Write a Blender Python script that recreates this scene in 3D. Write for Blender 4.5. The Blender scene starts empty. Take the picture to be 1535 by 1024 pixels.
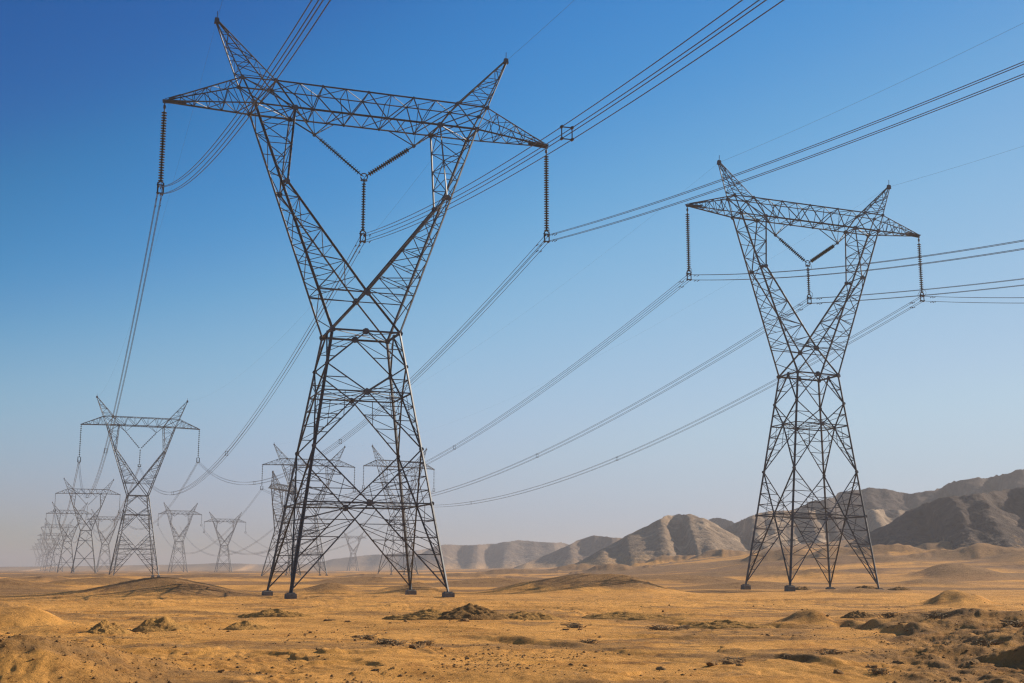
import bpy, math, random
import numpy as np
from mathutils import Vector
random.seed(7)
rng = np.random.default_rng(11)
sc = bpy.context.scene
COL = sc.collection
R = math.radians

# ------------------------------------------------------------------ helpers
def tag(o, label=None, cat=None, group=None, kind=None):
    if label: o['label'] = label
    if cat: o['category'] = cat
    if group: o['group'] = group
    if kind: o['kind'] = kind
    return o

def empty(name, loc=(0, 0, 0), rz=0.0):
    o = bpy.data.objects.new(name, None)
    o.empty_display_size = 0.5
    COL.objects.link(o)
    o.location = loc
    o.rotation_euler = (0, 0, rz)
    return o

def link(name, me, parent=None, loc=None):
    o = bpy.data.objects.new(name, me)
    COL.objects.link(o)
    if parent: o.parent = parent
    if loc is not None: o.location = loc
    return o

def npmesh(name, V, F, mat, smooth=False):
    """V (n,3) array, F (m,4) or (m,3) array"""
    me = bpy.data.meshes.new(name)
    V = np.ascontiguousarray(V, dtype=np.float32)
    F = np.ascontiguousarray(F, dtype=np.int32)
    n, k = F.shape
    me.vertices.add(len(V)); me.vertices.foreach_set('co', V.ravel())
    me.loops.add(n*k); me.loops.foreach_set('vertex_index', F.ravel())
    me.polygons.add(n)
    me.polygons.foreach_set('loop_start', np.arange(0, n*k, k, dtype=np.int32))
    me.polygons.foreach_set('loop_total', np.full(n, k, dtype=np.int32))
    if smooth: me.polygons.foreach_set('use_smooth', np.ones(n, dtype=bool))
    me.materials.append(mat)
    me.update(calc_edges=True)
    me.validate()
    return me

def unit(a):
    a = np.asarray(a, float)
    return a/(np.linalg.norm(a)+1e-12)

class MB:
    """collects bars, tubes, boxes and lathes and becomes ONE mesh"""
    def __init__(s): s.v = []; s.f = []; s.n = 0
    def add(s, V, F):
        s.v += [tuple(map(float, a)) for a in V]
        s.f += [tuple(int(i)+s.n for i in f) for f in F]
        s.n = len(s.v)
    def frame(s, p, q, ref, jit=0.05):
        d = unit(np.asarray(q)-np.asarray(p))
        r = np.asarray(ref, float)
        if abs(d@unit(r)) > .97: r = np.array([1., .3, .1])
        e1 = unit(np.cross(d, r)); e2 = np.cross(d, e1)
        a = random.uniform(-jit, jit)
        return d, e1*math.cos(a)+e2*math.sin(a), e2*math.cos(a)-e1*math.sin(a)
    def prism(s, p, q, prof, ref, jit=0.05):
        p = np.asarray(p, float); q = np.asarray(q, float)
        d, e1, e2 = s.frame(p, q, ref, jit)
        k = len(prof)
        V = [p+e1*a+e2*b for a, b in prof]+[q+e1*a+e2*b for a, b in prof]
        F = [(i, (i+1) % k, k+(i+1) % k, k+i) for i in range(k)]
        F += [tuple(range(k))[::-1], tuple(range(k, 2*k))]
        s.add(V, F)
    def bar(s, p, q, w, ref=(0, 1, 0)):
        if w >= .10 and not s_plain[0]:
            t = w*.22; c = w*.34
            s.prism(p, q, [(-c, -c), (w-c, -c), (w-c, t-c), (t-c, t-c), (t-c, w-c), (-c, w-c)], ref)
        else:
            h = w*.5; g = w*.36
            s.prism(p, q, [(-h, -g), (h, -g), (h, g), (-h, g)], ref)
    def tube(s, pts, r, k=6):
        pts = np.asarray(pts, float); m = len(pts)
        T = np.gradient(pts, axis=0); T /= np.linalg.norm(T, axis=1)[:, None]
        ref = np.array([0, 0, 1.]) if abs(T[:, 2]).mean() < .9 else np.array([1., 0, 0])
        e1 = np.cross(T, ref); e1 /= np.linalg.norm(e1, axis=1)[:, None]+1e-9
        e2 = np.cross(T, e1)
        a = np.arange(k)*2*np.pi/k
        V = (pts[:, None]+r*(np.cos(a)[None, :, None]*e1[:, None]+np.sin(a)[None, :, None]*e2[:, None])).reshape(-1, 3)
        F = [(i*k+j, i*k+(j+1) % k, (i+1)*k+(j+1) % k, (i+1)*k+j) for i in range(m-1) for j in range(k)]
        F += [tuple(range(k))[::-1], tuple(range((m-1)*k, m*k))]
        s.add(V, F)
    def box(s, c, sx, sy, sz, taper=1.0, bev=0.0):
        c = np.asarray(c, float); V = []
        zs = [(-sz/2, 1.0), (sz/2-bev, taper), (sz/2, taper*(1-2*bev/max(sx, 1e-6)))] if bev else [(-sz/2, 1.0), (sz/2, taper)]
        for z, k in zs:
            for a, b in ((-1, -1), (1, -1), (1, 1), (-1, 1)):
                V.append(c+np.array([a*sx/2*k, b*sy/2*k, z]))
        F = []
        for l in range(len(zs)-1):
            F += [(4*l+i, 4*l+(i+1) % 4, 4*l+4+(i+1) % 4, 4*l+4+i) for i in range(4)]
        t = 4*(len(zs)-1)
        F += [(3, 2, 1, 0), (t, t+1, t+2, t+3)]
        s.add(V, F)
    def plate(s, c, r, th=.05, k=8, n=(0, 1, 0)):
        n = unit(n); c = np.asarray(c, float)
        a0 = random.uniform(0, 1)
        e1 = unit(np.cross(n, (.3, .1, 1))); e2 = np.cross(n, e1)
        rr = [r*random.uniform(.8, 1.1) for _ in range(k)]
        V = [c+n*o+rr[i]*(e1*math.cos(a0+i*2*math.pi/k)+e2*math.sin(a0+i*2*math.pi/k)) for o in (-th, th) for i in range(k)]
        F = [(i, (i+1) % k, k+(i+1) % k, k+i) for i in range(k)]+[tuple(range(k))[::-1], tuple(range(k, 2*k))]
        s.add(V, F)
    def lathe(s, p, q, prof, k=10):
        """prof: (distance along p->q, radius)"""
        p = np.asarray(p, float); q = np.asarray(q, float)
        d, e1, e2 = s.frame(p, q, (0, 1, 0), 0)
        V = [p+d*h+r*(e1*math.cos(2*math.pi*j/k)+e2*math.sin(2*math.pi*j/k)) for h, r in prof for j in range(k)]
        F = [(i*k+j, i*k+(j+1) % k, (i+1)*k+(j+1) % k, (i+1)*k+j) for i in range(len(prof)-1) for j in range(k)]
        F += [tuple(range(k))[::-1], tuple(range((len(prof)-1)*k, len(prof)*k))]
        s.add(V, F)
    def mesh(s, name, mat, smooth=False):
        me = bpy.data.meshes.new(name)
        me.from_pydata(s.v, [], s.f); me.materials.append(mat)
        if smooth:
            me.polygons.foreach_set('use_smooth', np.ones(len(me.polygons), dtype=bool))
        me.update()
        return me
    def build(s, name, mat, parent=None, smooth=False):
        return link(name, s.mesh(name, mat, smooth), parent)
s_plain = [False]

# ------------------------------------------------------------------ noise
def _h(ix, iy, seed):
    n = (ix.astype(np.int64)*374761393+iy.astype(np.int64)*668265263+seed*974634777) & 0x7fffffff
    n = ((n ^ (n >> 13))*1274126177) & 0x7fffffff
    n = ((n ^ (n >> 16))*60493) & 0x7fffffff
    return (n & 0xffff)/65535.0
def vnoise(x, y, seed=0):
    ix = np.floor(x); iy = np.floor(y); fx = x-ix; fy = y-iy
    fx = fx*fx*fx*(fx*(fx*6-15)+10); fy = fy*fy*fy*(fy*(fy*6-15)+10)
    a = _h(ix, iy, seed); b = _h(ix+1, iy, seed); c = _h(ix, iy+1, seed); d = _h(ix+1, iy+1, seed)
    return (a+(b-a)*fx+(c-a)*fy+(a-b-c+d)*fx*fy)*2-1
def fbm(x, y, o=4, seed=0, gain=.5, lac=2.03):
    s = 0; a = 1; t = 0
    for i in range(o):
        s = s+a*vnoise(x+17.3*i, y-9.1*i, seed+i); t += a; a *= gain
        x, y = (x*.8-y*.6)*lac, (x*.6+y*.8)*lac
    return s/t
def ridged(x, y, o=4, seed=0):
    s = 0; a = 1; t = 0
    for i in range(o):
        s = s+a*(1-np.abs(vnoise(x, y, seed+i)))**2; t += a; a *= .5
        x, y = x*2.07+5.1, y*2.07-3.3
    return s/t
def sstep(a, b, x):
    t = np.clip((x-a)/(b-a), 0, 1); return t*t*(3-2*t)

# ------------------------------------------------------------------ materials
def new_mat(name):
    m = bpy.data.materials.new(name); m.use_nodes = True
    nt = m.node_tree
    return m, nt, nt.nodes['Principled BSDF']
def N(nt, t, **kw):
    n = nt.nodes.new(t)
    for k, v in kw.items(): setattr(n, k, v)
    return n
def noise_node(nt, co, scale, detail=6, rough=.55):
    n = N(nt, 'ShaderNodeTexNoise'); n.inputs['Scale'].default_value = scale
    n.inputs['Detail'].default_value = detail; n.inputs['Roughness'].default_value = rough
    nt.links.new(co, n.inputs['Vector']); return n.outputs['Fac']
def ramp(nt, fac, stops):
    r = N(nt, 'ShaderNodeValToRGB'); e = r.color_ramp.elements
    while len(e) < len(stops): e.new(.5)
    for el, (p, c) in zip(e, stops):
        el.position = p; el.color = (*c, 1) if len(c) == 3 else c
    nt.links.new(fac, r.inputs['Fac']); return r.outputs['Color']
def mixc(nt, fac, a, b, mode='MIX'):
    m = N(nt, 'ShaderNodeMix', data_type='RGBA', blend_type=mode)
    for s, i in ((fac, 0), (a, 6), (b, 7)):
        if hasattr(s, 'links'): nt.links.new(s, m.inputs[i])
        else: m.inputs[i].default_value = s if i == 0 else (*s, 1)
    return m.outputs[2]
def bump(nt, bsdf, h, strength, dist):
    b = N(nt, 'ShaderNodeBump'); b.inputs['Strength'].default_value = strength; b.inputs['Distance'].default_value = dist
    nt.links.new(h, b.inputs['Height']); nt.links.new(b.outputs['Normal'], bsdf.inputs['Normal'])
def math_node(nt, op, a, b=None):
    m = N(nt, 'ShaderNodeMath', operation=op)
    for i, s in enumerate((a, b)):
        if s is None: continue
        if hasattr(s, 'links'): nt.links.new(s, m.inputs[i])
        else: m.inputs[i].default_value = s
    return m.outputs[0]

def mat_steel(name, c1, c2, rust):
    m, nt, b = new_mat(name)
    co = N(nt, 'ShaderNodeTexCoord').outputs['Object']
    n1 = noise_node(nt, co, .9, 5); n2 = noise_node(nt, co, 5, 4)
    c = ramp(nt, n1, [(.3, c1), (.7, c2)])
    f = ramp(nt, n2, [(.56, (0, 0, 0)), (.68, (1, 1, 1))])
    c = mixc(nt, f, c, rust)
    nt.links.new(c, b.inputs['Base Color'])
    b.inputs['Metallic'].default_value = .35; b.inputs['Roughness'].default_value = .5
    return m
STEEL = mat_steel('weathered_galvanised_steel', (.042, .046, .054), (.10, .107, .118), (.06, .048, .04))
PLATE = mat_steel('dark_gusset_steel', (.05, .042, .038), (.085, .068, .056), (.075, .05, .036))
WIRE = mat_steel('aluminium_wire', (.07, .07, .075), (.11, .11, .115), (.09, .085, .08))
FIT = mat_steel('line_fittings', (.05, .05, .05), (.09, .085, .08), (.08, .06, .05))
def simple(name, col, rough, metal=0):
    m, nt, b = new_mat(name)
    co = N(nt, 'ShaderNodeTexCoord').outputs['Object']
    n1 = noise_node(nt, co, 6, 3)
    c = ramp(nt, n1, [(.3, tuple(x*.8 for x in col)), (.7, tuple(min(1, x*1.2) for x in col))])
    nt.links.new(c, b.inputs['Base Color'])
    b.inputs['Roughness'].default_value = rough; b.inputs['Metallic'].default_value = metal
    return m
GLASS = simple('glazed_insulator', (.012, .028, .021), .25)
def mat_concrete():
    m, nt, b = new_mat('concrete')
    co = N(nt, 'ShaderNodeTexCoord').outputs['Object']
    n1 = noise_node(nt, co, 3, 8, .65)
    nt.links.new(ramp(nt, n1, [(.3, (.085, .08, .072)), (.7, (.19, .175, .15))]), b.inputs['Base Color'])
    b.inputs['Roughness'].default_value = .9
    bump(nt, b, n1, .5, .05); return m
CONC = mat_concrete()

SAND_A, SAND_B, SAND_D = (.81, .400, .100), (.64, .306, .074), (.22, .115, .042)
def mat_ground():
    m, nt, b = new_mat('desert_sand')
    co = N(nt, 'ShaderNodeNewGeometry').outputs['Position']
    big = noise_node(nt, co, .012, 5, .6)
    mid = noise_node(nt, co, .16, 6, .6)
    fine = noise_node(nt, co, 3.2, 9, .7)
    c = ramp(nt, mid, [(.32, SAND_B), (.66, SAND_A)])
    # darker stony plains in long drifts
    mp = N(nt, 'ShaderNodeMapping'); mp.inputs['Scale'].default_value = (.011, .03, .02); mp.inputs['Rotation'].default_value = (0, 0, .25)
    nt.links.new(co, mp.inputs['Vector'])
    drift = noise_node(nt, mp.outputs['Vector'], 1.0, 7, .62)
    far = N(nt, 'ShaderNodeSeparateXYZ'); nt.links.new(co, far.inputs[0])
    rr = N(nt, 'ShaderNodeMapRange'); rr.inputs['From Min'].default_value = 70; rr.inputs['From Max'].default_value = 260
    nt.links.new(far.outputs['Y'], rr.inputs['Value'])
    fd = math_node(nt, 'MULTIPLY', ramp(nt, drift, [(.45, (0, 0, 0)), (.56, (1, 1, 1))]), math_node(nt, 'MULTIPLY', rr.outputs[0], .92))
    c = mixc(nt, fd, c, (.23, .13, .066))
    at = N(nt, 'ShaderNodeAttribute', attribute_name='stony_shade')  # mask of stony patches and of the shade coloured onto the dunes
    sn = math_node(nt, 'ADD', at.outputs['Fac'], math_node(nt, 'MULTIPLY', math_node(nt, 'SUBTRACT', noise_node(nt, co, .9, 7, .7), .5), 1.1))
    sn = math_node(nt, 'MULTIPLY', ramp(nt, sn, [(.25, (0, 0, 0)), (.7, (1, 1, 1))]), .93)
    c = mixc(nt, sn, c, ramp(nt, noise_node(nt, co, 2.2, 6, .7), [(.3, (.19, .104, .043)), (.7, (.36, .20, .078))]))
    # crusty patches and grit close by
    f2 = ramp(nt, noise_node(nt, co, .55, 8, .68), [(.54, (0, 0, 0)), (.66, (.6, .6, .6))])
    c = mixc(nt, f2, c, (.36, .195, .07))
    f3 = ramp(nt, fine, [(.32, (.42, .36, .30)), (.44, (1, 1, 1))])
    c = mixc(nt, .8, c, mixc(nt, 1.0, c, f3, 'MULTIPLY'))
    f4 = ramp(nt, noise_node(nt, co, .42, 10, .74), [(.38, (.68, .62, .55)), (.48, (1, 1, 1)), (.66, (1.1, 1.1, 1.1))])
    c = mixc(nt, .9, c, mixc(nt, 1.0, c, f4, 'MULTIPLY'))
    vo = N(nt, 'ShaderNodeTexVoronoi'); vo.inputs['Scale'].default_value = 5.0
    nt.links.new(co, vo.inputs['Vector'])
    sp = ramp(nt, vo.outputs['Distance'], [(.07, (1, 1, 1)), (.15, (0, 0, 0))])
    gate = ramp(nt, noise_node(nt, co, .8, 4), [(.5, (0, 0, 0)), (.62, (1, 1, 1))])
    c = mixc(nt, math_node(nt, 'MULTIPLY', sp, gate), c, SAND_D)
    nt.links.new(c, b.inputs['Base Color'])
    b.inputs['Roughness'].default_value = .95; b.inputs['Specular IOR Level'].default_value = .15
    h = math_node(nt, 'ADD', math_node(nt, 'MULTIPLY', noise_node(nt, co, 1.4, 8, .65), .55), math_node(nt, 'MULTIPLY', noise_node(nt, co, 7, 10, .8), .34))
    bump(nt, b, h, .95, .26)
    return m
GROUND = mat_ground()
def mat_earth(name, a, bcol, sc1=1.6):
    m, nt, b = new_mat(name)
    co = N(nt, 'ShaderNodeNewGeometry').outputs['Position']
    n1 = noise_node(nt, co, sc1, 8, .7); n2 = noise_node(nt, co, sc1*6, 6, .7)
    c = ramp(nt, n1, [(.35, a), (.65, bcol)])
    c = mixc(nt, .5, c, ramp(nt, n2, [(.35, a), (.6, bcol)]))
    nt.links.new(c, b.inputs['Base Color']); b.inputs['Roughness'].default_value = .95
    b.inputs['Specular IOR Level'].default_value = .15
    bump(nt, b, n2, .8, .12); return m
EARTH = mat_earth('dug_earth', (.30, .16, .05), (.56, .30, .085))
DARKEARTH = mat_earth('dark_dug_earth', (.14, .075, .026), (.34, .185, .062))
ROCK = mat_earth('desert_stone', (.24, .14, .062), (.46, .27, .115), 5)
TUFT = simple('dry_scrub', (.22, .15, .075), .9)
def mat_hill(name, a, bcol, tan, amount):
    m, nt, b = new_mat(name)
    co = N(nt, 'ShaderNodeNewGeometry').outputs['Position']
    n1 = noise_node(nt, co, .03, 8, .65)
    n2 = noise_node(nt, co, .22, 8, .7)
    c = ramp(nt, n1, [(.35, a), (.65, bcol)])
    c = mixc(nt, .45, c, ramp(nt, n2, [(.38, tuple(x*.72 for x in a)), (.62, tuple(x*1.25 for x in bcol))]))
    f = ramp(nt, noise_node(nt, co, .045, 7, .7), [(.66-amount*.28, (0, 0, 0)), (.74-amount*.22, (.85, .85, .85))])
    c = mixc(nt, f, c, tan)
    # wind-blown sand lies on the lowest aprons
    z = N(nt, 'ShaderNodeSeparateXYZ'); nt.links.new(co, z.inputs[0])
    zz = math_node(nt, 'ADD', z.outputs['Z'], math_node(nt, 'MULTIPLY', n2, -26.0))
    mr = N(nt, 'ShaderNodeMapRange'); mr.inputs['From Min'].default_value = -2; mr.inputs['From Max'].default_value = -10
    nt.links.new(zz, mr.inputs['Value'])
    c = mixc(nt, mr.outputs[0], c, (.42, .25, .11))
    nt.links.new(c, b.inputs['Base Color']); b.inputs['Roughness'].default_value = .95
    b.inputs['Specular IOR Level'].default_value = .1
    bump(nt, b, n2, .9, 1.6); return m
HILL_DARK = mat_hill('dark_hill_rock', (.062, .046, .038), (.105, .076, .060), (.27, .19, .13), .12)
HILL_TAN = mat_hill('tan_hill_rock', (.205, .142, .092), (.30, .21, .135), (.54, .39, .25), .45)
HILL_MID = mat_hill('brown_hill_rock', (.14, .098, .074), (.21, .148, .104), (.36, .26, .17), .3)

# ------------------------------------------------------------------ camera model
FPX, PITCH, CH = 1891.22, .1786, 2.2          # focal length in pixels of a 1535 px wide frame, tilt, height
def az_of(px):                                # ground azimuth tangent of a pixel column near the horizon
    return (px-767.5)/(FPX/math.cos(PITCH))
FH = FPX/math.cos(PITCH)
cam_d = bpy.data.cameras.new('camera'); cam = bpy.data.objects.new('camera', cam_d); COL.objects.link(cam)
cam.location = (0, 0, CH); cam.rotation_euler = (math.pi/2+PITCH, 0, 0)
cam_d.sensor_width = 36; cam_d.lens = FPX/1535*36; cam_d.clip_start = .1; cam_d.clip_end = 40000
sc.camera = cam

# ------------------------------------------------------------------ ground
DUNES = [  # px, distance, half-width, half-depth, height, skew
 (255, 108, 6.0, 10, 1.45), (330, 104, 4.0, 8, .8), (860, 128, 5.4, 9, 1.6), (930, 126, 4, 7, .7), (620, 124, 2.6, 7, 1.05), (490, 122, 2.3, 6, 1.0),
 (1440, 235, 6, 16, 2.2), (1330, 330, 10, 24, 1.6), (1520, 310, 10, 24, 2.4), (1180, 260, 9, 14, 1.2), (1400, 170, 5, 8, 1.0), (1428, 79, 1.5, 4, .95), (1213, 52, 1.15, 2.3, .66),
 (1400, 46, 2.4, 3.4, .62), (1500, 42, 2.6, 3.6, .85), (1585, 36, 2.2, 4, .8), (1600, 29, 1.5, 2.5, .62), (1350, 50, 1.6, 2.0, .34),
 (-30, 27, 2.1, 3.6, .92), (70, 25, 1.2, 2.2, .30), (28, 49, 1.7, 3.5, .85), (110, 46, 1.4, 2.4, .3), (-160, 60, 6, 8, 1.2),
 (150, 170, 7, 12, 1.3), (30, 150, 6, 10, 1.2), (1010, 210, 9, 12, 1.2), (1120, 160, 6, 8, .8), (760, 190, 8, 10, 1.0), (560, 210, 8, 12, 1.0), (1290, 118, 4, 5, .5),
 (1050, 62, 2.0, 1.6, .16), (900, 66, 2.2, 1.2, .16), (330, 52, 2.6, 1.6, .2), (560, 64, 3.0, 1.4, .17), (1480, 31, 2.2, 2.0, .2)]
KNOLLS = [(912, 470, 9, 8, 3.0), (700, 430, 10, 8, 1.5), (1000, 560, 13, 10, 4.0), (1075, 520, 10, 10, 3.4), (1180, 420, 11, 9, 3.0), (1255, 390, 11, 9, 2.6), (640, 330, 8, 6, 1.0),
 (1335, 370, 13, 9, 3.2), (1480, 350, 13, 8, 3.4), (800, 300, 8, 5, .9), (560, 420, 10, 6, 1.2), (1130, 300, 8, 5, 1.3), (960, 240, 6, 4, .8), (1230, 250, 7, 5, 1.2), (60, 260, 9, 6, 1.0),
 (420, 300, 10, 6, 1.0), (330, 380, 12, 7, 1.2), (150, 330, 10, 6, 1.2), (860, 620, 14, 9, 3.0), (1420, 420, 12, 8, 3.4), (770, 520, 12, 8, 2.0)]
def terrain(x, y):
    r = np.hypot(x, y)+1e-6
    z = np.zeros_like(r)
    a = np.where(y > 1, x/np.maximum(y, 1), 0)
    for px, d, sx, sy, h in DUNES:
        t = az_of(px); cx = d*t; cy = d
        u = x-cx+.55*fbm(x/(sx*1.3), y/(sx*1.3), 3, int(px) % 97)*sx; v = y-cy
        q = (u/sx)**2+(v/(sy*.62))**2
        z = z+h*np.exp(-.9*q)
    for px, d, sx, sy, h in KNOLLS:
        t = az_of(px); u = x-d*t; v = y-d
        q = (u/sx)**2+(v/sy)**2
        m = np.exp(-.9*q*(1+.9*fbm(x/(sx*.5), y/(sy*.6), 3, int(px) % 89)))
        z = z+h*m*(1+.25*fbm(x/3.5, y/3.5, 3, 66))
    # long swells
    z = z+.22*fbm(x/34, y/46, 4, 3)*sstep(14, 60, r)
    w = sstep(110, 300, r)
    z = z+w*(1.0*fbm(x/85, y/60, 5, 21)+.55*(ridged(x/70+.3*fbm(x/40, y/40, 2, 23), y/24, 3, 22)-.55))-.35*w
    # alluvial apron that climbs to the hills on the right
    ap = sstep(.0, .30, a)*np.clip(r-220, 0, 420)*.036 + sstep(-.16, .1, a)*np.clip(r-330, 0, 1400)*.005
    z = z+ap*(1+.25*fbm(x/90, y/50, 4, 40))+sstep(.03, .25, a)*sstep(170, 330, r)*1.6*fbm(x/38, y/30, 4, 44)
    # flat work areas round the two near towers
    for cx, cy in ((-12.65, 103.6), (31.8, 136.8)):
        z = z*sstep(7.5, 17, np.hypot(x-cx, y-cy))
    # close texture: crust, lumps, footprints
    nr = 1-sstep(60, 190, r)
    rough = sstep(-.1, .35, fbm(x/7, y/9, 3, 60))
    z = z+nr*(.055*fbm(x/2.6, y/3.2, 4, 50)+.055*(.3+rough)*fbm(x/.75, y/.85, 4, 51))
    z = z+nr*.15*fbm(x/10, y/7, 3, 58)
    lump = np.clip(fbm(x/.55, y/.6, 3, 52)-.32, 0, 1)
    z = z+nr*lump*.16*rough
    near = 1-sstep(28, 60, r)
    z = z+near*.016*fbm(x/.22, y/.24, 3, 53)
    # little scarps where the crust has broken away
    n1 = fbm(x/8.5, y/6.0, 5, 80); n2 = fbm(x/3.4, y/2.6, 4, 85)
    fade = 1-sstep(70, 150, r)
    z = z+fade*(.075*(sstep(.04, .075, n1)+sstep(.26, .295, n1)+.6*sstep(-.28, -.24, n1))*sstep(-.15, .2, fbm(x/13, y/15, 3, 82))+.028*(1-sstep(36, 70, r))*sstep(.16, .20, n2))
    # wind ripples where the sand lies loose
    rp = sstep(.0, .3, fbm(x/4.2, y/5.5, 3, 72))*(1-sstep(32, 58, r))
    z = z+rp*.011*np.sin(2*np.pi*(x*.86+y*.32+.55*fbm(x/1.3, y/1.6, 3, 74))/.42)
    # pocked left bank and rubbly right bank
    lb = np.exp(-((a+.40)/.09)**2)*(1-sstep(26, 36, r))
    z = z-lb*.07*np.clip(fbm(x/.3, y/.42, 3, 54)+.1, 0, 1)
    rb = sstep(.24, .36, a)*sstep(24, 28, r)*(1-sstep(46, 56, r))
    z = z+rb*.17*(fbm(x/.6, y/.7, 5, 55))+rb*.10*fbm(x/2.2, y/2.2, 3, 57)
    # shallow wheel ruts that run across
    for (x0, y0, x1, y1, wd, dp) in RUTS:
        dx, dy = x1-x0, y1-y0; L = math.hypot(dx, dy)
        s = ((x-x0)*dx+(y-y0)*dy)/L; dd = ((x-x0)*-dy+(y-y0)*dx)/L+.35*np.sin(s*.21+x0)
        k = sstep(0, 3, s)*(1-sstep(L-3, L, s))*(.55+.45*fbm(s/2.2, dd*0+x0, 2, 70))
        z = z+1.5*k*(-dp*np.exp(-(dd/wd)**2)+dp*.8*np.exp(-((dd-wd*1.7)/wd)**2))
    return z
def stony_shade(x, y):
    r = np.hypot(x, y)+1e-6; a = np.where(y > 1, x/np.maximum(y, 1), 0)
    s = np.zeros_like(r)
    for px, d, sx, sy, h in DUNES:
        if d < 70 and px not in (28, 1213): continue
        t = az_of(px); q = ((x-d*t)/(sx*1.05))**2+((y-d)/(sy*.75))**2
        s = np.maximum(s, (.86 if d > 90 else .4)*np.exp(-(q*.8)**2))  # shaded look of the dunes, put into the colour as a darker tone
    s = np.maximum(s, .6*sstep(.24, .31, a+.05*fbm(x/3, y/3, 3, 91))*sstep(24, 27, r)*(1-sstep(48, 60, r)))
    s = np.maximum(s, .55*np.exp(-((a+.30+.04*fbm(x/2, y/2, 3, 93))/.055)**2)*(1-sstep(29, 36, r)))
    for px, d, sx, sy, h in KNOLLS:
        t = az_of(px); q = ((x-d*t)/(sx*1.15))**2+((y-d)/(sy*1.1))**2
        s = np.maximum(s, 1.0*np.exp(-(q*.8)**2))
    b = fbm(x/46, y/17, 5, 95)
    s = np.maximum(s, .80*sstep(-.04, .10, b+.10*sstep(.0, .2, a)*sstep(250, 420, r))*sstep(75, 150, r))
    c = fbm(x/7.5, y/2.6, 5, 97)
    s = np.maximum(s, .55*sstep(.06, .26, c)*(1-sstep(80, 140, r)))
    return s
def gp(px, py):                                 # point of the flat plain seen at a pixel
    d = CH*FH/(py-853.3); return d*az_of(px), d
RUTS = []
for (a, b, wd, dp) in (((600, 937), (760, 944), .3, .10), ((640, 952), (1010, 985), .35, .09), ((800, 950), (1250, 962), .35, .09),
                       ((900, 926), (1240, 941), .3, .14), ((1240, 930), (1350, 962), .3, .14), ((505, 948), (620, 952), .25, .1), ((1010, 968), (1300, 1010), .3, .09),
                       ((20, 903), (420, 899), .5, .14), ((60, 919), (440, 915), .5, .1), ((1000, 1000), (1130, 1015), .25, .1), ((930, 898), (1100, 893), .5, .15)):
    p, q = gp(*a), gp(*b); RUTS.append((*p, *q, wd, dp))

dense = np.tan(np.linspace(-R(26.5), R(26.5), 1000))
angs = np.concatenate([np.linspace(-math.pi, -R(28), 60, endpoint=False), np.arctan(dense), np.linspace(R(28), math.pi, 60)[:-1]])
rad = np.concatenate([np.geomspace(.4, 15, 26)[:-1], 1/np.linspace(1/15, 1/330, 520), np.geomspace(334, 2200, 170), np.geomspace(2260, 16000, 30)])
AA, RR = np.meshgrid(angs, rad)
GX = RR*np.sin(AA); GY = RR*np.cos(AA); GZ = terrain(GX, GY)
GZ = np.where(RR > 2300, GZ*np.clip(1-(RR-2300)/1500, 0, 1), GZ)
na, nr_ = len(angs), len(rad)
idx = np.arange(na*nr_).reshape(nr_, na)
i0 = idx[:-1, :]; i1 = idx[1:, :]
nx0 = np.roll(i0, -1, axis=1); nx1 = np.roll(i1, -1, axis=1)
F = np.stack([i0, nx0, nx1, i1], -1).reshape(-1, 4)[:, ::-1]
V = np.stack([GX, GY, GZ], -1).reshape(-1, 3)
cap = len(V); V = np.vstack([V, [[0, 0, float(GZ[0].mean())]]])
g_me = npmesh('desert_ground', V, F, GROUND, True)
at = g_me.attributes.new('stony_shade', 'FLOAT', 'POINT'); at.data.foreach_set('value', np.append(stony_shade(GX, GY).ravel(), 0).astype(np.float32))
g = link('desert_ground', g_me); tag(g, kind='structure')
tz = lambda x, y: float(terrain(np.array([x], float), np.array([y], float))[0])

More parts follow.
